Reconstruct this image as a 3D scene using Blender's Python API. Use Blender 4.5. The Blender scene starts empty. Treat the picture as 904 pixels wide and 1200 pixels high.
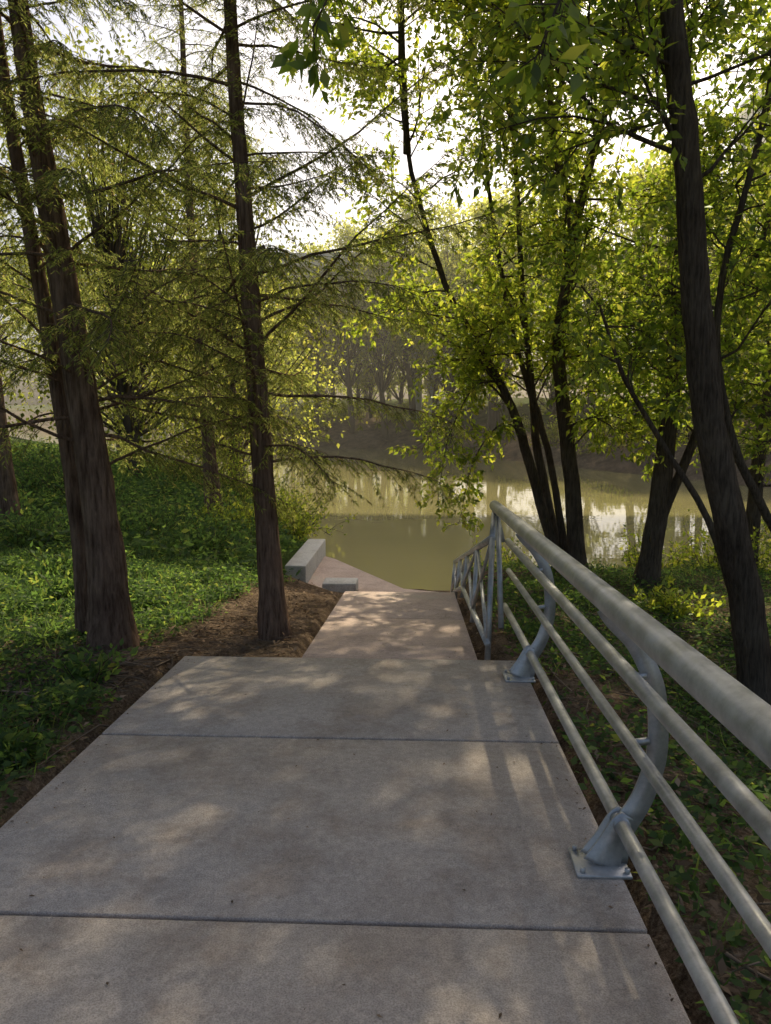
import bpy, bmesh, math
import numpy as np
from mathutils import Vector
sc = bpy.context.scene
rng = np.random.default_rng(7)

# ------------------------------------------------------------ helpers
class Geo:
    def __init__(s): s.v=[]; s.f=[]; s.n=0
    def add(s,v,f):
        v=np.asarray(v,float).reshape(-1,3); f=np.asarray(f,int).reshape(-1,4)
        s.v.append(v); s.f.append(f+s.n); s.n+=len(v)
def empty(name):
    o=bpy.data.objects.new(name,None); sc.collection.objects.link(o); return o
def geo_obj(name,g,mat,parent=None,smooth=False):
    if isinstance(g,Geo): v=np.concatenate(g.v); f=np.concatenate(g.f)
    else: v,f=g
    me=bpy.data.meshes.new(name)
    me.vertices.add(len(v)); me.vertices.foreach_set('co',v.astype(np.float32).ravel())
    me.loops.add(len(f)*4); me.loops.foreach_set('vertex_index',f.astype(np.int32).ravel())
    me.polygons.add(len(f)); me.polygons.foreach_set('loop_start',np.arange(0,len(f)*4,4,dtype=np.int32))
    try: me.polygons.foreach_set('loop_total',np.full(len(f),4,dtype=np.int32))
    except Exception: pass
    if smooth: me.polygons.foreach_set('use_smooth',np.ones(len(f),dtype=bool))
    me.update(calc_edges=True); me.validate()
    me.materials.append(mat)
    o=bpy.data.objects.new(name,me); sc.collection.objects.link(o)
    if parent: o.parent=parent
    return o
def smooth_path(pts,k=5):
    p=np.asarray(pts,float); 
    if len(p)<3: 
        t=np.linspace(0,1,k+1)[:,None]; return p[0]*(1-t)+p[-1]*t
    q=np.vstack([2*p[0]-p[1],p,2*p[-1]-p[-2]]); out=[]
    for i in range(1,len(q)-2):
        for t in np.arange(k)/k:
            a,b,c,d=q[i-1],q[i],q[i+1],q[i+2]
            out.append(.5*((2*b)+(-a+c)*t+(2*a-5*b+4*c-d)*t*t+(-a+3*b-3*c+d)*t**3))
    out.append(p[-1]); return np.array(out)
def tube(g,pts,rad,n=8,cap=False,rough=0.):
    p=np.asarray(pts,float); r=np.asarray(rad,float)*np.ones(len(p))
    if cap:
        p=np.vstack([p[0],p,p[-1]]); r=np.concatenate([[.0004],r,[.0004]])
    t=np.gradient(p,axis=0) if not cap else np.vstack([p[2]-p[1],np.gradient(p[1:-1],axis=0),p[-2]-p[-3]])
    t/= (np.linalg.norm(t,axis=1)[:,None]+1e-9)
    ref=np.array([1.,0,0]) if abs(t[0][0])<.8 else np.array([0,1.,0])
    u=ref-t*(t@ref)[:,None]; u/=np.linalg.norm(u,axis=1)[:,None]+1e-9
    w=np.cross(t,u)
    a=np.arange(n)*2*math.pi/n
    rr=r[:,None]*np.ones(n)
    if rough>0: rr=rr*(1+rough*np.sin(a*3+1.3)[None]*.5+rough*rng.normal(0,.5,(len(p),n)))
    v=p[:,None]+(u[:,None]*np.cos(a)[None,:,None]+w[:,None]*np.sin(a)[None,:,None])*rr[:,:,None]
    i=np.arange(len(p)-1)[:,None]*n; j=np.arange(n)[None]; k=(j+1)%n
    f=np.stack([i+j,i+k,i+n+k,i+n+j],-1)
    g.add(v,f)
BF=np.array([[0,3,2,1],[4,5,6,7],[0,1,5,4],[1,2,6,5],[2,3,7,6],[3,0,4,7]])
def box(g,x0,x1,y0,y1,z0,z1):
    g.add([[x0,y0,z0],[x1,y0,z0],[x1,y1,z0],[x0,y1,z0],[x0,y0,z1],[x1,y0,z1],[x1,y1,z1],[x0,y1,z1]],BF)
def bevel_obj(o,w=.01,seg=2):
    bm=bmesh.new(); bm.from_mesh(o.data)
    bmesh.ops.recalc_face_normals(bm,faces=bm.faces)
    bmesh.ops.bevel(bm,geom=list(bm.edges),offset=w,segments=seg,affect='EDGES',profile=.5)
    bm.to_mesh(o.data); bm.free()
def unit(v): 
    v=np.asarray(v,float); return v/(np.linalg.norm(v,axis=-1,keepdims=True)+1e-9)
def leaves_geo(pos,dr,size,asp=.42,near=True,updir=.6):
    pos=np.asarray(pos); dr=unit(dr); N=len(pos); L=np.asarray(size)*np.ones(N)
    nrm=rng.normal(0,.6,(N,3)); nrm[:,2]+=updir
    s=unit(np.cross(dr,nrm)); n=np.cross(s,dr); L=L[:,None]; w=L*asp*.5
    tip=pos+dr*L-n*L*.18
    if near:
        v=np.stack([pos, pos+dr*L*.28+s*w+n*L*.05, pos+dr*L*.65+s*w*.8+n*L*.0, tip,
                    pos+dr*L*.65-s*w*.8+n*L*.0, pos+dr*L*.28-s*w+n*L*.05],1)
        b=np.arange(N)[:,None]*6
        f=np.concatenate([b+np.array([[0,1,2,3]]),b+np.array([[0,3,4,5]])])
    else:
        v=np.stack([pos,pos+dr*L*.42+s*w,tip,pos+dr*L*.42-s*w],1)
        f=np.arange(N*4).reshape(N,4)
    return v.reshape(-1,3),f

# ------------------------------------------------------------ materials
def newmat(name):
    m=bpy.data.materials.new(name); m.use_nodes=True; nt=m.node_tree; nt.nodes.clear()
    return m,nt,nt.nodes,nt.links
def N(nt,t,**kw):
    n=nt.nodes.new(t)
    for k,v in kw.items():
        if k in n.inputs: n.inputs[k].default_value=v
        else: setattr(n,k,v)
    return n
def ramp(nt,fac,stops):
    r=nt.nodes.new('ShaderNodeValToRGB'); e=r.color_ramp.elements
    while len(e)<len(stops): e.new(.5)
    for i,(p,c) in enumerate(stops):
        e[i].position=p; e[i].color=(*c,1)
    nt.links.new(fac,r.inputs[0]); return r
def mixc(nt,fac,a,b,bt='MIX'):
    m=nt.nodes.new('ShaderNodeMixRGB'); m.blend_type=bt
    for i,x in ((0,fac),(1,a),(2,b)):
        if hasattr(x,'is_output'): nt.links.new(x,m.inputs[i])
        elif i==0: m.inputs[0].default_value=x
        else: m.inputs[i].default_value=(*x,1)
    return m.outputs[0]
def noise(nt,scale,detail=4,rough=.55,vec=None,mp=None):
    n=N(nt,'ShaderNodeTexNoise',Scale=scale,Detail=detail,Roughness=rough)
    tc=nt.nodes.new('ShaderNodeTexCoord'); src=tc.outputs['Object']
    if mp:
        m=nt.nodes.new('ShaderNodeMapping'); m.inputs['Scale'].default_value=mp; nt.links.new(src,m.inputs[0]); src=m.outputs[0]
    nt.links.new(src,n.inputs['Vector']); return n
def leaf_mat(name,c,t,tf=.5,gl=.0,gr=.45):
    m,nt,nd,lk=newmat(name)
    geo=nd.new('ShaderNodeNewGeometry'); out=nd.new('ShaderNodeOutputMaterial')
    r1=ramp(nt,geo.outputs['Random Per Island'],[(0,[x*.6 for x in c[0]]),(.45,c[0]),(.85,c[1]),(1,c[2])])
    r2=ramp(nt,geo.outputs['Random Per Island'],[(0,[x*.5 for x in t[0]]),(.45,t[0]),(.85,t[1]),(1,t[2])])
    d=nd.new('ShaderNodeBsdfDiffuse'); tr=nd.new('ShaderNodeBsdfTranslucent')
    lk.new(r1.outputs[0],d.inputs[0]); lk.new(r2.outputs[0],tr.inputs[0])
    m1=N(nt,'ShaderNodeMixShader'); m1.inputs[0].default_value=tf; lk.new(d.outputs[0],m1.inputs[1]); lk.new(tr.outputs[0],m1.inputs[2]); o=m1
    if gl>0:
        g=N(nt,'ShaderNodeBsdfGlossy',Roughness=gr); g.inputs['Color'].default_value=(.75,.8,.65,1)
        m2=N(nt,'ShaderNodeMixShader'); m2.inputs[0].default_value=gl; lk.new(m1.outputs[0],m2.inputs[1]); lk.new(g.outputs[0],m2.inputs[2]); o=m2
    lk.new(o.outputs[0],out.inputs[0]); return m
M_leaf=leaf_mat('broad_leaf',[(.075,.11,.025),(.115,.145,.03),(.155,.16,.035)],[(.50,.63,.05),(.84,.86,.08),(.96,.86,.14)],.68,.05)
M_leafd=leaf_mat('dark_leaf',[(.05,.09,.022),(.08,.12,.03),(.12,.13,.03)],[(.38,.52,.04),(.66,.74,.06),(.88,.82,.1)],.64,.05)
M_cyp=leaf_mat('cypress_needle',[(.11,.13,.05),(.14,.15,.055),(.19,.13,.06)],[(.55,.62,.14),(.74,.76,.2),(.7,.48,.2)],.64)
M_far=leaf_mat('distant_leaf',[(.10,.13,.04),(.12,.15,.045),(.15,.16,.05)],[(.64,.7,.11),(.88,.86,.14),(.95,.84,.18)],.68)
M_cover=leaf_mat('ground_cover_leaf',[(.055,.10,.035),(.08,.135,.04),(.13,.165,.045)],[(.22,.38,.07),(.38,.54,.09),(.58,.6,.1)],.48,.02,.6)
M_dry=leaf_mat('dry_leaf',[(.17,.12,.08),(.26,.18,.12),(.38,.28,.19)],[(.15,.08,.03),(.2,.1,.04),(.25,.14,.06)],.2)

def bark_mat(name,c0,c1,sc_=14):
    m,nt,nd,lk=newmat(name); out=nd.new('ShaderNodeOutputMaterial'); b=nd.new('ShaderNodeBsdfDiffuse')
    n1=noise(nt,sc_,6,.7,mp=(1,1,.09)); n2=noise(nt,3.2,3,.6)
    r=ramp(nt,n1.outputs['Fac'],[(.33,c0),(.62,c1)])
    g=ramp(nt,n2.outputs['Fac'],[(.3,(.75,.72,.7)),(.7,(1.25,1.25,1.2))])
    col=mixc(nt,1,r.outputs[0],g.outputs[0],'MULTIPLY'); lk.new(col,b.inputs['Color'])
    bu=N(nt,'ShaderNodeBump',Strength=1,Distance=.06); lk.new(n1.outputs['Fac'],bu.inputs['Height'])
    lk.new(bu.outputs[0],b.inputs['Normal']); lk.new(b.outputs[0],out.inputs[0]); return m
M_cbark=bark_mat('cypress_bark',(.10,.062,.043),(.32,.215,.155),38)
M_bark=bark_mat('smooth_bark',(.07,.054,.042),(.18,.14,.105),55)
def flat_mat(name,c):
    m,nt,nd,lk=newmat(name); out=nd.new('ShaderNodeOutputMaterial'); b=nd.new('ShaderNodeBsdfDiffuse')
    geo=nd.new('ShaderNodeNewGeometry'); r=ramp(nt,geo.outputs['Random Per Island'],[(0,[x*.6 for x in c]),(1,[x*1.4 for x in c])])
    lk.new(r.outputs[0],b.inputs[0]); lk.new(b.outputs[0],out.inputs[0]); return m
M_twig=flat_mat('twig_bark',(.11,.08,.055))

def concrete_mat(name,c0,c1,stain=(.2,.13,.09)):
    m,nt,nd,lk=newmat(name); out=nd.new('ShaderNodeOutputMaterial'); b=nd.new('ShaderNodeBsdfPrincipled')
    n1=noise(nt,1.3,4,.6); n2=noise(nt,190,1,.7); n3=noise(nt,3.2,6,.72); n4=noise(nt,28,3,.7); n5=noise(nt,.8,6,.75)
    r=ramp(nt,n1.outputs['Fac'],[(.3,c0),(.7,c1)])
    s=ramp(nt,n3.outputs['Fac'],[(.46,(0,0,0)),(.68,(1,1,1))])
    col=mixc(nt,s.outputs[0],r.outputs[0],stain)
    pale=ramp(nt,n5.outputs['Fac'],[(.56,(0,0,0)),(.66,(.45,.45,.45))]); col=mixc(nt,pale.outputs[0],col,[min(.6,x*1.3) for x in c1])
    sp=ramp(nt,n2.outputs['Fac'],[(.3,(.62,.61,.6)),(.5,(1,1,1)),(.7,(1.3,1.28,1.24))]); col=mixc(nt,.8,col,sp.outputs[0],'MULTIPLY')
    s4=ramp(nt,n4.outputs['Fac'],[(.3,(.8,.8,.8)),(.65,(1.1,1.1,1.1))]); col=mixc(nt,.9,col,s4.outputs[0],'MULTIPLY')
    lk.new(col,b.inputs['Base Color']); b.inputs['Roughness'].default_value=.75
    bu=N(nt,'ShaderNodeBump',Strength=.6,Distance=.004); lk.new(n2.outputs['Fac'],bu.inputs['Height'])
    lk.new(bu.outputs[0],b.inputs['Normal']); lk.new(b.outputs[0],out.inputs[0]); return m
M_conc=concrete_mat('path_concrete',(.39,.33,.28),(.48,.41,.345),(.32,.25,.195))
M_pink=concrete_mat('landing_concrete',(.48,.35,.28),(.57,.43,.35),(.40,.29,.23))
M_pale=concrete_mat('pale_concrete',(.48,.46,.42),(.57,.55,.5),(.38,.35,.3))

def metal():
    m,nt,nd,lk=newmat('galvanized_steel'); out=nd.new('ShaderNodeOutputMaterial'); b=nd.new('ShaderNodeBsdfPrincipled')
    n1=noise(nt,9,6,.78); n2=noise(nt,60,2); n3=noise(nt,3,4,.7)
    r=ramp(nt,n1.outputs['Fac'],[(.3,(.33,.325,.31)),(.55,(.54,.53,.51)),(.75,(.66,.65,.62))])
    d=ramp(nt,n3.outputs['Fac'],[(.35,(.75,.75,.75)),(.6,(1.05,1.05,1.05))]); col=mixc(nt,1,r.outputs[0],d.outputs[0],'MULTIPLY')
    lk.new(col,b.inputs['Base Color'])
    b.inputs['Metallic'].default_value=.6
    rr=ramp(nt,n1.outputs['Fac'],[(.3,(.3,.3,.3)),(.7,(.55,.55,.55))]); lk.new(rr.outputs[0],b.inputs['Roughness'])
    bu=N(nt,'ShaderNodeBump',Strength=.12,Distance=.003); lk.new(n2.outputs['Fac'],bu.inputs['Height']); lk.new(bu.outputs[0],b.inputs['Normal'])
    lk.new(b.outputs[0],out.inputs[0]); return m
M_metal=metal()

def ground_mat():
    m,nt,nd,lk=newmat('bank_soil'); out=nd.new('ShaderNodeOutputMaterial'); b=nd.new('ShaderNodeBsdfDiffuse')
    n1=noise(nt,2.5,4,.7); n2=noise(nt,45,4,.75); n3=noise(nt,9,4,.7); n4=noise(nt,.9,5,.7)
    soil=ramp(nt,n2.outputs['Fac'],[(.3,(.07,.05,.038)),(.5,(.19,.14,.10)),(.7,(.36,.28,.21))])
    green=ramp(nt,n2.outputs['Fac'],[(.3,(.04,.065,.025)),(.7,(.12,.17,.05))])
    at=N(nt,'ShaderNodeAttribute'); at.attribute_name='cover'
    ad=nd.new('ShaderNodeMath'); ad.operation='ADD'; lk.new(at.outputs['Fac'],ad.inputs[0]); lk.new(n3.outputs['Fac'],ad.inputs[1])
    f=ramp(nt,ad.outputs[0],[(.72,(0,0,0)),(1.0,(1,1,1))])
    col=mixc(nt,f.outputs[0],soil.outputs[0],green.outputs[0])
    bg=ramp(nt,n1.outputs['Fac'],[(.3,(.65,.65,.65)),(.7,(1.25,1.25,1.25))]); col=mixc(nt,1,col,bg.outputs[0],'MULTIPLY')
    b4=ramp(nt,n4.outputs['Fac'],[(.35,(.7,.66,.62)),(.65,(1.35,1.3,1.2))]); col=mixc(nt,1,col,b4.outputs[0],'MULTIPLY')
    lk.new(col,b.inputs['Color'])
    bu=N(nt,'ShaderNodeBump',Strength=.9,Distance=.05); lk.new(n2.outputs['Fac'],bu.inputs['Height']); lk.new(bu.outputs[0],b.inputs['Normal'])
    lk.new(b.outputs[0],out.inputs[0]); return m
M_ground=ground_mat()
def water_mat():
    m,nt,nd,lk=newmat('muddy_water'); out=nd.new('ShaderNodeOutputMaterial'); b=nd.new('ShaderNodeBsdfPrincipled')
    n1=noise(nt,.12,3); r=ramp(nt,n1.outputs['Fac'],[(.3,(.30,.265,.105)),(.7,(.37,.32,.125))]); lk.new(r.outputs[0],b.inputs['Base Color'])
    b.inputs['Roughness'].default_value=.02; b.inputs['IOR'].default_value=1.36
    n2=noise(nt,1.6,3,.5,mp=(.5,1.4,1)); bu=N(nt,'ShaderNodeBump',Strength=.05,Distance=.05); lk.new(n2.outputs['Fac'],bu.inputs['Height'])
    lk.new(bu.outputs[0],b.inputs['Normal']); lk.new(b.outputs[0],out.inputs[0]); return m
M_water=water_mat()
def simple(name,c,rough=.6,metal=0.):
    m,nt,nd,lk=newmat(name); out=nd.new('ShaderNodeOutputMaterial'); b=nd.new('ShaderNodeBsdfPrincipled')
    n1=noise(nt,.8,4,.7); r=ramp(nt,n1.outputs['Fac'],[(.3,[x*.8 for x in c]),(.7,[x*1.15 for x in c])]); lk.new(r.outputs[0],b.inputs['Base Color'])
    b.inputs['Roughness'].default_value=rough; b.inputs['Metallic'].default_value=metal; lk.new(b.outputs[0],out.inputs[0]); return m
M_bridge=simple('bridge_concrete',(.62,.6,.55),.85)
M_glass=simple('window_glass',(.2,.26,.3),.15,.1)

# ------------------------------------------------------------ terrain
NX=[-400,-80,-30,-13,-4.2,-2.4,-1,8,30,80,400]; NY=[400,110,60,39,23,17,13,13,12,10,10]
FX=[-400,-80,-30,-10,-.5,9.8,14.4,40,80,400]; FY=[460,150,90,65,59,40,31,27,25,25]
def segdist(x,y,PX,PY):
    d=np.full(x.shape,1e9)
    for i in range(len(PX)-1):
        ax,ay,bx,by=PX[i],PY[i],PX[i+1],PY[i+1]; dx,dy=bx-ax,by-ay
        t=np.clip(((x-ax)*dx+(y-ay)*dy)/(dx*dx+dy*dy),0,1)
        d=np.minimum(d,np.hypot(x-ax-t*dx,y-ay-t*dy))
    return d
def vn(x,y,s,seed=0.):
    x=x*s+seed;y=y*s+seed*1.7
    return (np.sin(x*1.3+1.7*np.sin(y*.9))+np.sin(y*1.7+1.3*np.sin(x*1.1+2))+np.sin((x+y)*2.3+np.sin(x*2.9))*.6+np.sin((x-y)*3.7+1)*.4)/3
def sst(a,b,x):
    t=np.clip((x-a)/(b-a),0,1); return t*t*(3-2*t)
def pathz(y):
    return np.where(y<5.25,-.0413*y,np.where(y<8.76,-.247-.098*(y-5.25),np.maximum(-.59-.43*(y-8.76),-1.35)))
def H(x,y):
    x=np.asarray(x,float); y=np.asarray(y,float)
    wob=.5*vn(x,y,.35,3)
    yn=np.interp(x,NX,NY); yf=np.interp(x,FX,FY)
    dn=segdist(x,y,NX,NY); df=segdist(x,y,FX,FY)
    sn=np.where(y<yn,dn,-dn)+wob*.6; sf=np.where(y>yf,df,-df)+wob
    zn=np.interp(sn,[-6,0,.5,1.2,2.5,4.5,8,13,30,100,400],[-1.4,-.05,.3,.6,.9,1.1,1.35,1.55,1.9,2.4,4])
    zf=np.interp(sf,[-6,0,.6,2,5,9,20,200,400],[-1.4,-.05,.5,1.1,2.2,3.3,4.2,7,9])
    z=-1.6+np.maximum(zn,zf)
    z=z+.07*vn(x,y,1.3,1)*sst(0,2,np.maximum(sn,sf))+.02*vn(x,y,6,5)+.3*vn(x,y,.7,2)*sst(.5,3,sf)
    z=z+.25*sst(4,9,-x)*sst(3,12,y)*(.4+vn(x,y,.4,9))*sst(1,5,sn)
    z=z-.28*sst(.9,2.4,x)*(1-sst(8,12,y))
    lo=np.where(y<5.25,-1.72,-.9); hi=np.where(y<5.25,.78,.5)
    dd=np.maximum(np.maximum(lo-x,x-hi),0)
    w=(1-sst(.05,1.3,dd))*(1-sst(9.5,11,y))
    z=z*(1-w)+(pathz(y)-.05)*w
    ins=(x>lo-.06)&(x<hi+.06)&(y<11.9)
    z=np.where(ins,np.minimum(z,pathz(y)-.16),z)
    land=(x>-2.3)&(x<.8)&(y>10.2)&(y<15)
    z=np.where(land,np.minimum(z,-1.55),z)
    return z
def axis(a,b,step,far,g=1.13):
    mid=list(np.arange(a,b,step)); s=step; v=mid[-1]; R=[]
    while v<far: s*=g; v+=s; R.append(v)
    s=step; v=a; Lf=[]
    while v>-far: s*=g; v-=s; Lf.append(v)
    return np.array(Lf[::-1]+mid+R)
ax=axis(-10,7,.11,420,1.1); ay=axis(.5,17,.11,460,1.06)
GX,GY=np.meshgrid(ax,ay); GZ=H(GX,GY)
nx,ny=len(ax),len(ay)
i=np.arange(ny-1)[:,None]*nx; j=np.arange(nx-1)[None]
F=np.stack([i+j,i+j+1,i+nx+j+1,i+nx+j],-1).reshape(-1,4)
ground=geo_obj('ground',(np.stack([GX,GY,GZ],-1).reshape(-1,3),F),M_ground,smooth=True)
def cover(x,y):
    n=vn(x,y,.9,4)*.5+.5*vn(x,y,2.7,8)
    far=y>np.interp(x,FX,FY)-3
    base=sst(1.5,2.2,-x)*.85+sst(6,12,y)*sst(1.0,3.5,-x)*.6
    bare=np.exp(-((x+2.2)**2/.9+(y-5.2)**2/.8))*.6+np.exp(-((x+1.35)**2/1.0+(y-6.7)**2/2.0))*.75
    r=sst(1.0,1.9,x)*.6
    c=np.clip(base-bare+r+.38*n,0,1)
    fc=np.clip(sst(4,12,y-np.interp(x,FX,FY))*.7+.25*n,0,1)
    return np.where(far,fc,c)
at=ground.data.attributes.new('cover','FLOAT','POINT'); at.data.foreach_set('value',(cover(GX,GY)*.62).astype(np.float32).ravel())
wa=axis(-30,30,2,420,1.2); WX,WY=np.meshgrid(wa,wa+60); n_=len(wa)
i=np.arange(n_-1)[:,None]*n_; j=np.arange(n_-1)[None]
wf=np.stack([i+j,i+j+1,i+n_+j+1,i+n_+j],-1).reshape(-1,4)
keep=WY.ravel()[wf[:,2]]>9.0; wf=wf[keep]
geo_obj('water',(np.stack([WX,WY,np.full(WX.shape,-1.6)],-1).reshape(-1,3),wf),M_water)

# ------------------------------------------------------------ concrete path
path=empty('concrete_path')
def slab(name,x0,x1,y0,y1,za,zb,th,mat,par,bw=.009):
    g=Geo(); g.add([[x0,y0,za-th],[x1,y0,za-th],[x1,y1,zb-th],[x0,y1,zb-th],[x0,y0,za],[x1,y0,za],[x1,y1,zb],[x0,y1,zb]],BF)
    o=geo_obj(name,g,mat,par); bevel_obj(o,bw); return o
ys=[-2.33,-.8,.72,2.245,3.77,5.25]
for a,b in zip(ys[:-1],ys[1:]):
    slab('slab',-1.715,.77,a+.007,b-.007,-.0413*a,-.0413*b,.16,M_conc,path)
ramp_p=empty('concrete_ramp')
ysr=[5.25,7.0,8.76]
for a,b in zip(ysr[:-1],ysr[1:]):
    slab('slab',-.86,.47,a+.006,b-.006,float(pathz(a+1e-6)),float(-.247-.098*(b-5.25)),.18,M_pink,ramp_p)
st=empty('concrete_steps')
for k in range(5):
    z=-.591-.152*(k+1); slab('step',-.86,.47,8.762+.37*k,8.762+.37*(k+1)-.003,z,z,.6,M_conc,st)
land=empty('landing')
P=[(-1.85,10.62),(.62,10.62),(.62,11.7),(-.2,12.0),(-1.6,14.4),(-1.85,14.7)]
bm=bmesh.new(); vs=[bm.verts.new((x,y,-1.35)) for x,y in P]; f=bm.faces.new(vs)
r=bmesh.ops.extrude_face_region(bm,geom=[f]); 
for v in [e for e in r['geom'] if isinstance(e,bmesh.types.BMVert)]: v.co.z-=.9
bmesh.ops.recalc_face_normals(bm,faces=bm.faces)
me=bpy.data.meshes.new('landing_slab'); bm.to_mesh(me); bm.free(); me.materials.append(M_pink)
o=bpy.data.objects.new('landing_slab',me); sc.collection.objects.link(o); o.parent=land
wl=empty('low_retaining_wall')
slab('wall',-2.22,-1.856,12.2,14.95,-1.02,-1.04,1.2,M_pale,wl,.02)
slab('end_block',-1.5,-.95,11.55,12.0,-1.17,-1.17,.2,M_pale,wl,.02)

# ------------------------------------------------------------ railing
rail=empty('steel_railing')
def sl(x,y,h): return (x,y,h-.0413*y)
g=Geo()
for X,h,r in ((.672,1.045,.046),(.786,.744,.028),(.795,.49,.023),(.768,.18,.027)):
    ye=6.25 if r<.04 else 6.3
    ysx=np.linspace(-3,ye,12); tube(g,[sl(X,y,h) for y in ysx],r,24,cap=True)
tube(g,[sl(.69,6.22,1.03),sl(.66,5.55,.16)],.022,12,cap=True)
tube(g,[sl(.67,6.28,1.03),sl(.74,6.22,.74)],.022,12,cap=True)
geo_obj('rails',g,M_metal,rail,smooth=True)
def ribbon_post(g,y,cl,wd,th):
    c=smooth_path([(a,b,0) for a,b in cl],6)[:,:2]; t=np.gradient(c,axis=0); t/=np.linalg.norm(t,axis=1)[:,None]
    nn=np.stack([-t[:,1],t[:,0]],1); w=np.interp(np.linspace(0,1,len(c)),np.linspace(0,1,len(wd)),wd)[:,None]/2
    A=c+nn*w; B=c-nn*w; z0=-.0413*y; n=len(c)
    V=[]
    for k in range(n):
        for q,yy in ((A,-th/2),(B,-th/2),(B,th/2),(A,th/2)): V.append((q[k][0],y+yy,q[k][1]+z0))
    Fc=[]
    for k in range(n-1):
        for m in range(4): Fc.append((4*k+m,4*k+(m+1)%4,4*k+4+(m+1)%4,4*k+4+m))
    Fc+= [(0,3,2,1),(4*n-4,4*n-3,4*n-2,4*n-1)]
    g.add(V,Fc)
CL=[(.74,.03),(.775,.14),(.845,.27),(.888,.42),(.892,.56),(.868,.72),(.80,.86),(.715,.95),(.68,1.0)]
for y in (-1.8,.41,2.62,4.83):
    g=Geo()
    ribbon_post(g,y,CL,[.13,.09,.08,.075,.07,.07,.065,.06,.06],.014)
    ribbon_post(g,y-.024,[(.70,.015),(.735,.10),(.768,.18),(.79,.215)],[.14,.10,.08,.05],.010)
    ribbon_post(g,y+.024,[(.70,.015),(.735,.10),(.768,.18),(.79,.215)],[.14,.10,.08,.05],.010)
    o=geo_obj('post',g,M_metal,rail)
    bm=bmesh.new(); bm.from_mesh(o.data); bmesh.ops.recalc_face_normals(bm,faces=bm.faces); bm.to_mesh(o.data); bm.free()
    g=Geo(); box(g,.60,.80,y-.09,y+.09,-.0413*y+.002,-.0413*y+.016); o=geo_obj('base_plate',g,M_metal,rail); bevel_obj(o,.003,1)
    g=Geo()
    for bx in (.622,.785):
        for by in (-.07,.07): tube(g,[(bx,y+by,-.0413*y+.014),(bx,y+by,-.0413*y+.034)],.010,6,cap=True)
    tube(g,[sl(.80,y,.49),sl(.862,y,.50)],.014,10,cap=True); tube(g,[sl(.79,y,.744),sl(.84,y,.75)],.014,10,cap=True)
    tube(g,[sl(.768,y-.045,.18),sl(.768,y+.045,.18)],.032,16,cap=True)
    geo_obj('fixings',g,M_metal,rail,smooth=False)
r2=empty('steel_ramp_railing'); g=Geo()
T=np.array([(.60,5.75,.60),(.60,7.1,.27),(.60,8.45,-.06),(.60,9.8,-.38),(.60,11.1,-.70)])
Bt=np.array([(.535,5.30,-.12),(.535,6.8,-.27),(.535,8.3,-.42),(.535,9.7,-.80),(.535,11.1,-1.25)])
def line(a,b,r,n=10): tube(g,[a,b],r,n,cap=True)
tube(g,T,.03,12,cap=True); tube(g,Bt,.024,12,cap=True)
for k in range(5): line(T[k],Bt[k]-np.array([0,0,.12]),.022)
for k in range(4): line(T[k],Bt[k+1],.016); line(Bt[k],T[k+1],.016)
line(T[0],(.66,6.2,.74),.024)
geo_obj('rails',g,M_metal,r2,smooth=True)

# ------------------------------------------------------------ trees
def perp(d):
    v=rng.normal(0,1,3); v-=d*(v@d); return v/(np.linalg.norm(v)+1e-9)
def curve(p,d,L,n=6,wig=.22,up=.05):
    pts=[np.array(p,float)]; d=unit(d)
    for _ in range(n):
        d=unit(d+rng.normal(0,wig,3)*.5+np.array([0,0,up])); pts.append(pts[-1]+d*L/n)
    return np.array(pts)
def twigs_leaves(br,L,tg,lp,ld,nsub,nl,tl=(.25,.5),droop=-.25,f0=.2):
    n=len(br)-1
    for s in range(nsub):
        f=f0+(1-f0)*(s+rng.random())/nsub; x=min(f,.999)*n; k=int(x); p=br[k]+(br[k+1]-br[k])*(x-k); d=unit(br[k+1]-br[k])
        d2=unit(d*.6+perp(d)+np.array([0,0,.1])); l=rng.uniform(*tl)
        tw=curve(p,d2,l,2,.35,droop*.3); tube(tg,tw,np.linspace(.004,.0015,3),3)
        q=rng.random(nl)**.7*1.99; ki=q.astype(int); pos=tw[ki]+(tw[ki+1]-tw[ki])*(q-ki)[:,None]
        dr=unit(tw[ki+1]-tw[ki])*.7+rng.normal(0,.6,(nl,3))+np.array([0,0,droop])
        lp.append(pos+rng.normal(0,.02,(nl,3))); ld.append(dr)
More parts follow.
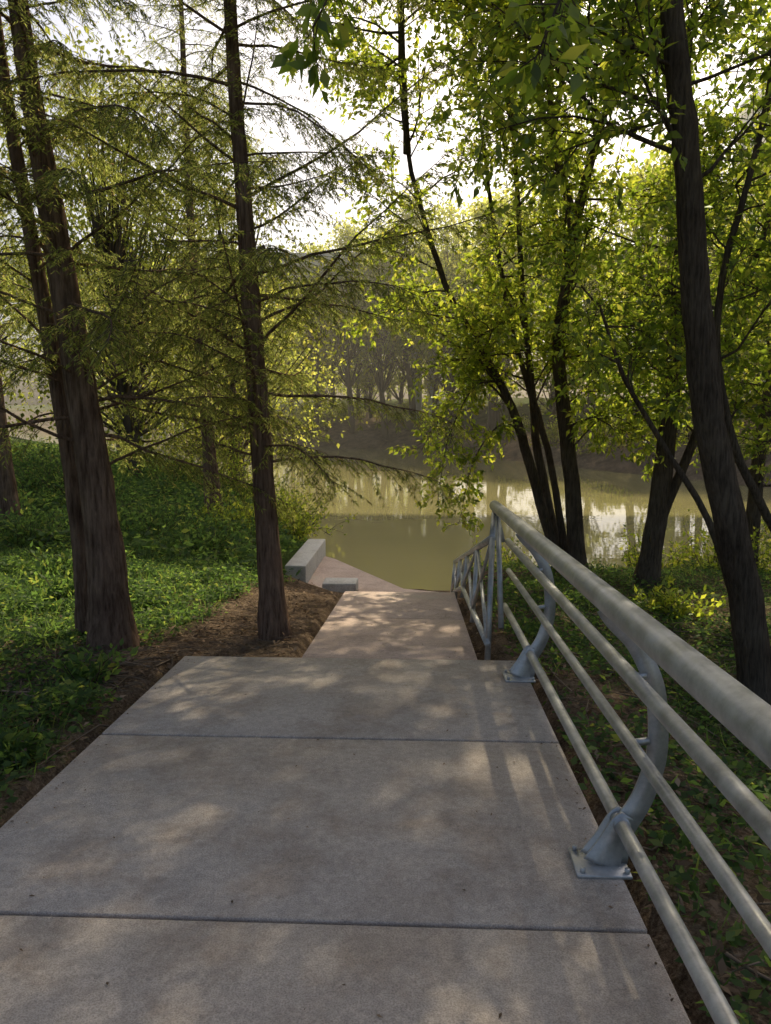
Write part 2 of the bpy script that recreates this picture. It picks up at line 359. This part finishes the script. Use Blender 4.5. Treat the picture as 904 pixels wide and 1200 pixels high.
def broad_tree(name,stems,mat,blen=1.7,nl=13,lsize=(.055,.115),extra=(),sub=8,near=False):
    e=empty(name); tg=Geo(); tw=Geo(); lp=[];ld=[]
    for pts,r0,r1,f0,nb in stems:
        P=smooth_path(pts,6); n=len(P)
        P[1:-1]+=rng.normal(0,.005,(n-2,3))
        fr=np.linspace(0,1,n); R=r0*(1-fr)+r1*fr; R[:2]*=[1.45,1.15]
        tube(tg,P,R,12,rough=.05)
        for i in range(nb):
            f=f0+(1-f0)*(i+rng.random())/nb; x=min(f,.995)*(n-1); k=int(x); p=P[k]+(P[k+1]-P[k])*(x-k)
            az=rng.uniform(0,2*math.pi); el=math.radians(rng.uniform(0,60))
            d=np.array([math.cos(az)*math.cos(el),math.sin(az)*math.cos(el),math.sin(el)])
            L=blen*rng.uniform(.5,1.15)*(1-.35*f)
            br=curve(p,d,L,6,.28,.02); ra=.006+.008*L
            tube(tg,br,np.linspace(ra,.003,7),5)
            twigs_leaves(br,L,tw,lp,ld,int(sub*L)+3,nl)
            for _ in range(2):
                kk=rng.integers(2,5); b2=curve(br[kk],unit(unit(br[kk+1]-br[kk])+.8*perp(unit(br[kk+1]-br[kk]))),L*.6,4,.3,.0)
                tube(tg,b2,np.linspace(ra*.5,.002,5),4); twigs_leaves(b2,L*.5,tw,lp,ld,int(sub*L*.6)+2,nl)
    for pts,r0,ns,ls,tl in extra:
        P=smooth_path(pts,6); tube(tg,P,np.linspace(r0,.003,len(P)),6)
        twigs_leaves(P,1,tw,lp,ld,ns,nl,tl,f0=ls)
    geo_obj('trunk',tg,M_bark,e,smooth=True); geo_obj('twigs',tw,M_twig,e)
    lp=np.concatenate(lp); ld=np.concatenate(ld); 
    geo_obj('foliage',leaves_geo(lp,ld,rng.uniform(*lsize,len(lp)),.48,near=near),mat,e); return e,len(lp)
def B(x,y): return float(H(np.array([x]),np.array([y]))[0])-.12
cnt=[]
_,c=broad_tree('multi_stem_tree',[
  ([(2.4,10.8,B(2.4,10.8)),(2.25,10.8,.6),(2.01,10.8,2.5),(2.14,10.7,4.0),(1.8,10.8,5.6),(1.7,10.9,8.6)],.135,.03,.25,24),
  ([(2.12,10.75,3.9),(2.4,10.6,5.2),(2.82,10.4,7.0),(3.1,10.3,8.8)],.07,.02,.1,12),
  ([(2.2,11.0,B(2.2,11)),(1.7,11.0,.7),(1.39,10.9,1.6),(.9,10.9,2.5),(.38,10.9,3.4),(-.15,10.8,5.2),(-.3,10.8,7.4)],.085,.02,.34,26),
  ([(2.3,11.3,B(2.3,11.3)),(1.85,11.3,.9),(1.7,11.2,2.0),(1.54,11.2,3.2),(1.34,11.2,5.6),(.95,11.2,8.0)],.075,.02,.3,19),
  ([(2.3,11.0,B(2.3,11)),(1.95,11.1,1.0),(1.45,11.3,2.6),(1.1,11.4,4.4),(.7,11.5,7.2)],.06,.02,.36,15),
  ([(1.34,11.2,5.5),(1.0,10.4,6.6),(.6,9.2,7.4)],.04,.015,.15,20),
  ([(1.85,10.8,5.5),(1.95,9.7,6.8),(1.7,8.6,7.5)],.04,.015,.15,20),
  ([(-.15,10.8,5.1),(-.2,9.7,6.5),(.0,8.6,7.3)],.04,.015,.2,20),
 ],M_leaf,blen=1.75,extra=[([(1.39,10.9,1.6),(.95,11,2.0),(.45,11.2,1.6),(.05,11.1,.95)],.02,60,.12,(.25,.6)),
   ([(1.2,10.9,2.0),(.8,10.6,1.9),(.45,10.4,1.2),(.3,10.4,.3)],.015,60,.2,(.25,.55)),
   ([(1.6,10.9,1.2),(1.2,10.5,1.4),(.8,10.3,.9),(.6,10.3,.0)],.015,56,.2,(.2,.5)),
   ([(2.2,10.8,1.0),(2.6,10.4,1.5),(3.0,10.2,1.3),(3.3,10.2,.8)],.015,24,.3,(.2,.45))]); cnt.append(c)
_,c=broad_tree('leaning_tree',[
  ([(3.1,9.9,B(3.1,9.9)),(3.25,9.9,.7),(3.3,9.8,2.5),(3.3,9.8,4.5),(2.95,9.8,6.2),(2.8,9.8,8.5)],.15,.03,.25,30),
  ([(3.2,9.9,0.0),(3.6,9.8,1.2),(3.95,9.7,2.6),(4.4,9.6,4.5),(4.6,9.6,7)],.07,.02,.24,22),
 ],M_leafd,blen=1.9); cnt.append(c)
_,c=broad_tree('background_tree',[
  ([(5.2,11.6,B(5.2,11.6)),(5.3,11.6,1.5),(5.6,11.6,4),(5.5,11.6,8)],.12,.03,.16,30),
 ],M_leaf,blen=2.2); cnt.append(c)
_,c=broad_tree('tall_tree',[
  ([(2.5,5.2,B(2.5,5.2)),(2.33,5.2,.3),(2.01,5.2,1.5),(1.85,5.2,2.5),(1.75,5.2,3.3),(1.6,5.2,4.3),(1.45,5.3,6.0),(1.2,5.6,9.5)],.125,.05,.52,34),
  ([(1.55,5.25,4.8),(1.0,6.2,6.2),(.5,7.2,7.2),(.1,8.0,8.2)],.06,.02,.35,34),
  ([(1.5,5.25,5.0),(.8,5.4,6.0),(-.1,5.9,6.8),(-.9,6.4,7.4)],.06,.02,.35,24),
  ([(1.45,5.3,5.8),(1.6,6.3,7.0),(1.5,7.5,7.9),(1.2,8.8,8.7)],.06,.02,.3,28),
 ],M_leafd,blen=2.3,lsize=(.06,.11),nl=11,near=False,extra=[
   ([(1.6,5.2,4.4),(1.1,4.2,4.2),(.65,3.3,3.4),(.42,2.9,2.85)],.02,22,.5,(.12,.28)),
   ([(1.6,5.2,4.6),(.7,4.2,4.5),(-.1,3.5,3.8),(-.42,3.15,3.1)],.02,26,.5,(.12,.3)),
   ]); cnt.append(c)
_,c=broad_tree('slender_tree',[
  ([(3.4,7.5,B(3.4,7.5)),(2.9,7.4,.5),(2.1,7.4,1.75),(1.75,7.4,2.6)],.045,.012,.6,5),
  ([(4.4,7.8,B(4.4,7.8)),(3.8,7.7,.2),(3.2,7.6,1.25),(2.95,7.6,2.6),(3.3,7.6,4.6),(3.4,7.6,7.4)],.055,.02,.4,18),
  ([(4.45,7.9,B(4.4,7.8)),(4.3,7.9,1.2),(4.4,8,3.0),(4.2,8,6.2)],.05,.02,.2,18),
 ],M_leafd,blen=1.5); cnt.append(c)

def cypress(name,pts,r0,r1,nb,blen,zmin=.9,dens=1.,flare=1.6):
    e=empty(name); tg=Geo(); lp=[];ld=[]; tw=Geo()
    P=smooth_path(pts,8); n=len(P); fr=np.linspace(0,1,n); R=r0*(1-fr)**.8+r1*fr
    R*=1+(flare-1)*np.exp(-fr*n/3.)
    tube(tg,P,R,20,rough=.09)
    for i in range(nb):
        f=(i+rng.random())/nb; z=zmin+f*(P[-1][2]-zmin); k=min(int(np.searchsorted(P[:,2],z)),n-1); k=max(k,1)
        t=(z-P[k-1][2])/(P[k][2]-P[k-1][2]+1e-6); p=P[k-1]+(P[k]-P[k-1])*t
        az=i*2.399+rng.normal(0,.5); el=math.radians(rng.uniform(-8,45))
        d=np.array([math.cos(az)*math.cos(el),math.sin(az)*math.cos(el),math.sin(el)])
        L=blen*rng.uniform(.5,1.1)*(1-.45*f)
        br=curve(p,d,L,8,.2,-.04); ra=.005+.005*L; tube(tg,br,np.linspace(ra,.002,9),5)
        bare = z<1.9 and rng.random()<.35
        ns=int((21 if not bare else 5)*L*dens)+4
        for s in range(ns):
            ff=.12+.88*(s+rng.random())/ns; x=min(ff,.999)*8; kk=int(x); q=br[kk]+(br[kk+1]-br[kk])*(x-kk); dd=unit(br[kk+1]-br[kk])
            side=np.cross(dd,[0,0,1.]); side=unit(side)*(1 if s%2 else -1)
            d2=unit(dd*.7+side*rng.uniform(.3,1.)+np.array([0,0,rng.uniform(-.8,.15)])); l=rng.uniform(.22,.5)*(1.1-.4*ff)
            t3=curve(q,d2,l,2,.25,-.25); tube(tw,t3,np.linspace(.0025,.001,3),3)
            if bare: continue
            nl=34; qq=rng.random(nl)*1.99; ki=qq.astype(int); pos=t3[ki]+(t3[ki+1]-t3[ki])*(qq-ki)[:,None]
            dv=unit(t3[ki+1]-t3[ki]); sd=unit(np.cross(dv,[0,0,1.]))*rng.choice([-1,1],nl)[:,None]
            lp.append(pos); ld.append(dv*.5+sd+rng.normal(0,.3,(nl,3))+np.array([0,0,-.45]))
    geo_obj('trunk',tg,M_cbark,e,smooth=True); geo_obj('twigs',tw,M_twig,e)
    lp=np.concatenate(lp); ld=np.concatenate(ld); cnt.append(len(lp))
    geo_obj('foliage',leaves_geo(lp,ld,rng.uniform(.03,.06,len(lp)),.15,near=False),M_cyp,e)
cypress('bald_cypress_tree',[(-2.43,5.66,B(-2.43,5.66)),(-2.47,5.66,.6),(-2.58,5.65,1.8),(-2.72,5.63,3.1),(-2.86,5.6,4.6),(-3.05,5.6,8.5)],.15,.03,78,2.3,1.1)
cypress('bald_cypress_tree',[(-2.75,5.95,B(-2.75,5.95)),(-2.8,5.95,.8),(-2.95,5.95,2.2),(-3.17,5.9,4.3),(-3.4,5.9,7.5)],.08,.025,38,1.9,1.4)
cypress('bald_cypress_tree',[(-1.24,6.27,B(-1.24,6.27)),(-1.29,6.27,.6),(-1.37,6.27,2.2),(-1.42,6.27,3.3),(-1.49,6.27,4.8),(-1.55,6.3,8.8)],.105,.025,105,2.4,1.1)
cypress('bald_cypress_tree',[(-4.16,15,B(-4.16,15)),(-4.3,15,2),(-4.45,15,5),(-4.5,15,10)],.14,.03,80,2.8,1.2,.6)
cypress('bald_cypress_tree',[(-6.8,12,B(-6.8,12)),(-6.9,12,2),(-7,12,5),(-7.1,12,10)],.14,.03,50,2.6,1.8,.6)

def clump_tree(tg,LP,LD,LS,x,y,h,w,ls,nc,npc,z0=None,low=.25):
    z=B(x,y) if z0 is None else z0
    tr=curve((x,y,z),(0,0,1),h*.75,7,.12,.2); tube(tg,tr,np.linspace(h*.016+.03,.03,8),8)
    for c in range(nc):
        f=low+(1-low)*rng.random()**.8; prof=math.sin(math.pi*min(1,max(.0,(f-low*.6)/(1.04-low*.6)))**.8)
        az=rng.uniform(0,2*math.pi); rr=w*prof*math.sqrt(rng.uniform(.15,1))
        c0=np.array([x+math.cos(az)*rr,y+math.sin(az)*rr,z+f*h+rng.normal(0,.2)])
        k=int(np.clip(f*.8*7,1,6)); 
        tube(tg,smooth_path([tr[k],(tr[k]+c0)/2+np.array([0,0,-.1*rr]),c0],2),np.linspace(.012*h*.3+.01,.006,5),4)
        s=w*rng.uniform(.13,.26)
        LP.append(c0+rng.normal(0,1,(npc,3))*np.array([s,s,s*.6])); LD.append(rng.normal(0,1,(npc,3))+np.array([0,0,-.4])); LS.append(rng.uniform(.6,1.2,npc)*ls)
def mass(name,specs,mat,bark):
    tg=Geo(); LP=[];LD=[];LS=[]
    for sp in specs: clump_tree(tg,LP,LD,LS,*sp)
    e=empty(name); geo_obj('trunks',tg,bark,e,smooth=True)
    P_=np.concatenate(LP); geo_obj('foliage',leaves_geo(P_,np.concatenate(LD),np.concatenate(LS),.6,near=False),mat,e)
for (x,y,h,w) in [(-8.5,22,12,3.4),(-13,20,12,4),(-12,31,13,4.5),(-6.9,27.5,12.5,4.1),(-8.5,36,11,4),(-19,30,13,5),(-17,42,15,5),(-24,24,12,5),(-14,48,15,5)]:
    mass('bank_tree',[(x,y,h,w,.19,80,85,None,.1)],M_far,M_twig)
sp=[]
for k in range(38):
    x=-62+k*3.5+rng.normal(0,1.2); yb=float(np.interp(x,FX,FY)); y=yb+rng.uniform(13,28)
    if x>30: y+=6
    sp.append((x,y,rng.uniform(12,19),rng.uniform(4,6),.42,60,50,None,.05))
for k in range(13):
    x=-13+k*2.4+rng.normal(0,.6); yb=float(np.interp(x,FX,FY)); sp.append((x,yb+rng.uniform(7,11),rng.uniform(11,15),rng.uniform(2.8,3.8),.3,60,65,None,.22))
# crowns standing between the water and the road bridge
for (x,dy,h,w) in [(-9,2.0,16,3.4),(-5.6,2.4,17.5,3.3),(-2.6,1.8,16.5,3.0),(2.4,2.6,17,3.2),(5.2,3.5,16,3.2),(-.4,4.2,18.5,3.0)]:
    sp.append((x,float(np.interp(x,FX,FY))+dy,h,w,.28,85,85,None,.36))
for k in range(12):
    x=16+k*3; yb=float(np.interp(x,FX,FY)); sp.append((x,yb+rng.uniform(5,9),rng.uniform(9,14),3.4,.26,60,65,None,.1))
mass('distant_trees',sp,M_far,M_twig)
def shrub(name,x,y,h,w,ls,n,mat):
    z=B(x,y)+.1; tg=Geo(); LP=[];LD=[]
    for k in range(n):
        az=rng.uniform(0,6.28); el=rng.uniform(.4,1.4); d=np.array([math.cos(az)*math.cos(el),math.sin(az)*math.cos(el),math.sin(el)])
        L=rng.uniform(.5,1)*(h*math.sin(el)+w*math.cos(el)); b=curve((x+rng.normal(0,w*.3),y+rng.normal(0,w*.3),z),d,L,5,.25,-.05)
        tube(tg,b,np.linspace(.006,.002,6),4); m=26; q=rng.random(m)*4.99; ki=q.astype(int)
        LP.append(b[ki]+(b[ki+1]-b[ki])*(q-ki)[:,None]+rng.normal(0,.04,(m,3))); LD.append(rng.normal(0,.8,(m,3))+d)
    e=empty(name); geo_obj('stems',tg,M_twig,e); P_=np.concatenate(LP); geo_obj('foliage',leaves_geo(P_,np.concatenate(LD),rng.uniform(.6,1.2,len(P_))*ls,.5,near=False),mat,e)
for (x,y,h,w,n) in [(-2.75,15.6,1.0,.7,90),(-3.1,17.5,1.4,.9,90),(-3.6,14,.7,.8,60),(-5.2,21,2.2,1.3,110),(-7,24,2.6,1.6,120),(4.9,11.6,.9,.8,60),(3.9,12.2,.7,.6,50),(6.6,11.8,1.2,1,70),(1.6,12.3,.6,.5,40),(3.0,8.6,.35,.5,26)]:
    shrub('bank_shrub',x,y,h,w,.09,n,M_leaf)
for (x,y,h,w,n) in [(-3.3,11.2,.5,.6,46),(-4.4,12.2,.6,.8,60),(-2.9,13,.5,.6,46),(-5.6,10.4,.5,.8,50),(-4.2,8.6,.3,.6,36),(-6.6,14.5,.9,1.1,70),(-3.6,7.2,.22,.5,26),(-8.2,16,1.1,1.3,70)]:
    shrub('undergrowth_shrub',x,y,h,w,.085,n,M_cover)
for (x,y) in [(-2.2,4.7),(-2.9,4.2),(-2.15,3.5),(-3.3,5.0)]: shrub('leafy_plant',x,y,.2,.22,.075,16,M_cover)
sp=[]
for k in range(36):
    x=rng.uniform(-40,45); yb=float(np.interp(x,FX,FY)); sp.append((x,yb+rng.uniform(3,9),rng.uniform(.6,1.8),rng.uniform(.9,2.0),.22,20,36,None,.05))
mass('bank_brush',sp,M_far,M_twig)

# ------------------------------------------------------------ ground cover, litter
def offpath(x,y): return ~(((x>-1.74)&(x<.79)&(y<5.3))|((x>-.9)&(x<.5)&(y<11))|((x>-2.25)&(x<.8)&(y>10.2)&(y<15)))
def scatter(n,x0,x1,y0,y1,fn):
    x=rng.uniform(x0,x1,n); y=rng.uniform(y0,y1,n); k=rng.random(n)<fn(x,y); x,y=x[k],y[k]
    o=offpath(x,y); x,y=x[o],y[o]
    z=H(x,y); k=z>-1.5; return np.stack([x[k],y[k],z[k]],1)
cv=lambda x,y: sst(.12,.8,cover(x,y))*np.clip(.7+.8*vn(x,y,4.1,3),.06,1)
P1=scatter(66000,-7,-1.7,1.5,10,cv); P2=scatter(48000,-22,-1.5,10,34,lambda x,y:sst(.2,.6,cover(x,y)+.1)*.9); P3=scatter(52000,.8,6,.8,13,lambda x,y:np.clip(.5+.8*vn(x,y,1.3,4),.06,1))
def cl(P,m,hs,ls):
    q=np.repeat(P,m,0); mound=.45+1.6*np.maximum(vn(q[:,0],q[:,1],3.1,2),0)
    q[:,:2]+=rng.normal(0,.04,(len(q),2)); q[:,2]+=rng.uniform(0,hs,len(q))*mound; return q,rng.uniform(.5,1.35,len(q))*ls
a,sa=cl(P1,3,.13,.048); b,sb=cl(P2,3,.35,.11); c,sc3=cl(P3,2,.12,.05)
PP=np.concatenate([a,b,c]); SS=np.concatenate([sa,sb,sc3]); o_=offpath(PP[:,0],PP[:,1]); PP=PP[o_]; SS=SS[o_]
D=rng.normal(0,1,(len(PP),3)); D[:,2]=np.abs(D[:,2])*.4
geo_obj('ground_cover_plants',leaves_geo(PP,D,SS,.6,near=False,updir=1.0),M_cover)
G1=scatter(22000,-9,-1.7,1.5,16,lambda x,y:sst(.2,.8,cover(x,y))*.8); G1=np.repeat(G1,2,0); G1[:,:2]+=rng.normal(0,.03,(len(G1),2))
G2=scatter(7000,.85,5,1,12,lambda x,y:np.clip(.4+vn(x,y,1.1,6),0,1)); G1=np.concatenate([G1,G2])
G1=G1[offpath(G1[:,0],G1[:,1])]
D=rng.normal(0,.45,(len(G1),3)); D[:,2]=1
geo_obj('grass',leaves_geo(G1,D,rng.uniform(.06,.19,len(G1)),.06,near=False),M_cover)
P4=scatter(38000,-6,6,1,13,lambda x,y:np.clip(.95-.7*cover(x,y),.25,1)); P4[:,2]+=rng.uniform(.003,.06,len(P4))
xs=rng.uniform(-1.7,.75,80); yy=rng.uniform(.5,5.2,80); P5=np.stack([xs,yy,-.0413*yy+.006],1)
xs=np.concatenate([rng.normal(-1.66,.04,90),rng.normal(.73,.03,60)]); yy=rng.uniform(.8,5.2,150); P7=np.stack([np.clip(xs,-1.71,.765),yy,-.0413*yy+.006],1)
xs=rng.uniform(-.85,.45,90); yy=rng.uniform(5.3,8.7,90); P6=np.stack([xs,yy,pathz(yy)+.006],1)
D=rng.normal(0,1,(len(P4),3)); D[:,2]*=.25
v1,f1=leaves_geo(P4,D,rng.uniform(.02,.07,len(P4)),.45,near=False,updir=2.5)
P56=np.concatenate([P5,P6,P7]); D=rng.normal(0,1,(len(P56),3)); D[:,2]*=.05
v2,f2=leaves_geo(P56,D,rng.uniform(.006,.024,len(P56)),.45,near=False,updir=5)
geo_obj('fallen_leaves',(np.concatenate([v1,v2]),np.concatenate([f1,f2+len(v1)])),M_dry)
v,f=leaves_geo(np.array([[-.62,1.75,-.066]]),np.array([[1,.8,.03]]),np.array([.045]),.55,updir=5); geo_obj('green_leaf',(v,f),M_cover)
g=Geo()
def stick(x,y,L,r):
    az=rng.uniform(0,6.28); n=5; t=np.linspace(0,1,n); px=x+np.cos(az)*L*t+rng.normal(0,.02*L,n); py=y+np.sin(az)*L*t+rng.normal(0,.02*L,n)
    if (~offpath(px,py)).any(): return
    tube(g,np.stack([px,py,H(px,py)+r+rng.uniform(0,.03)+rng.normal(0,.008,n)],1),np.linspace(r,r*.4,n),5)
for _ in range(500): stick(rng.uniform(-5,-1.9),rng.uniform(2.5,9),rng.uniform(.15,.7),rng.uniform(.002,.006))
for _ in range(420): stick(rng.normal(-2.7,.5),rng.normal(4.7,.4),rng.uniform(.3,.9),rng.uniform(.003,.009))
for _ in range(200): stick(rng.normal(-1.6,.4),rng.normal(6.2,.8),rng.uniform(.1,.5),rng.uniform(.002,.005))
for _ in range(420): stick(rng.uniform(.9,4),rng.uniform(1.5,9),rng.uniform(.15,.8),rng.uniform(.003,.008))
geo_obj('fallen_twigs',g,flat_mat('dead_twig',(.20,.15,.105)))

# ------------------------------------------------------------ bridges / building
def bridge(name,y0,y1,zb,zt,xs,piers,pw):
    e=empty(name); g=Geo()
    box(g,-160,160,y0,y1,zt-.3,zt)
    for yy in np.linspace(y0+.8,y1-.8,5): box(g,-160,160,yy-.3,yy+.3,zb,zt-.303)
    for yy in (y0+.05,y1-.35): box(g,-160,160,yy,yy+.3,zt+.003,zt+.8)
    geo_obj('deck',g,M_bridge,e)
    g=Geo()
    for px in xs: 
        box(g,px-1.0,px+2.4,y0+.5,y1-.5,zb-.9,zb-.003)
        for q in piers:
            for dy in (.06,.85):
                yy=y0+(y1-y0)*dy; tube(g,[(px+q,yy,-3.5),(px+q,yy,zb-.903)],pw,16)
    geo_obj('piers',g,M_bridge,e,smooth=True)
bridge('highway_bridge',64,78,12.6,13.8,(-52,-26,0,26,52),(0,1.5),.45)
bridge('unseen_shade_deck',42,54,30.5,32.5,(-60,60),(0,1.5),.7)  # unseen deck above the view, added to cast shade on the nearer water
tow=empty('office_building'); g=Geo(); box(g,60,88,120,150,2,58); geo_obj('glass_walls',g,M_glass,tow); g=Geo()
for z in np.arange(5,58,3.8): box(g,59.7,88.3,119.7,150.3,z,z+1.9)
geo_obj('floor_bands',g,M_pale,tow)

# humid morning haze hanging over the bayou and beyond
m,nt,nd,lk=newmat('haze'); out=nd.new('ShaderNodeOutputMaterial'); vs=nd.new('ShaderNodeVolumeScatter')
vs.inputs['Density'].default_value=.0030; vs.inputs['Anisotropy'].default_value=.5; vs.inputs['Color'].default_value=(1,.94,.76,1)
lk.new(vs.outputs[0],out.inputs['Volume'])
g=Geo(); box(g,-90,90,20,130,-6,38); geo_obj('haze',g,m)

# ------------------------------------------------------------ light, sky, camera
EL,AZ=math.radians(45),math.radians(15)
S=Vector((math.sin(AZ)*math.cos(EL),math.cos(AZ)*math.cos(EL),math.sin(EL)))
l=bpy.data.lights.new('sun','SUN'); l.energy=5; l.angle=math.radians(.8); l.color=(1,.88,.64)
o=bpy.data.objects.new('sun',l); o.rotation_euler=S.to_track_quat('Z','Y').to_euler(); sc.collection.objects.link(o)
w=bpy.data.worlds.new('World'); sc.world=w; w.use_nodes=True; nt=w.node_tree; nt.nodes.clear()
sk=nt.nodes.new('ShaderNodeTexSky'); sk.sky_type='NISHITA'; sk.sun_disc=False; sk.sun_elevation=EL; sk.sun_rotation=AZ; sk.dust_density=5.5; sk.air_density=1.0
bg=nt.nodes.new('ShaderNodeBackground'); bg.inputs[1].default_value=.15; ou=nt.nodes.new('ShaderNodeOutputWorld')
nt.links.new(sk.outputs[0],bg.inputs[0]); nt.links.new(bg.outputs[0],ou.inputs[0])
cam=bpy.data.cameras.new('camera'); cam.sensor_fit='VERTICAL'; cam.sensor_height=36; cam.lens=36*867/1200; cam.clip_end=2000; cam.clip_start=.05
co=bpy.data.objects.new('camera',cam); sc.collection.objects.link(co); sc.camera=co
co.location=(0,0,1.6); co.rotation_euler=(math.radians(90-7.9),0,math.radians(2.38))
sc.view_settings.view_transform='Standard'; sc.view_settings.look='None'; sc.view_settings.exposure=0
print('counts',cnt)
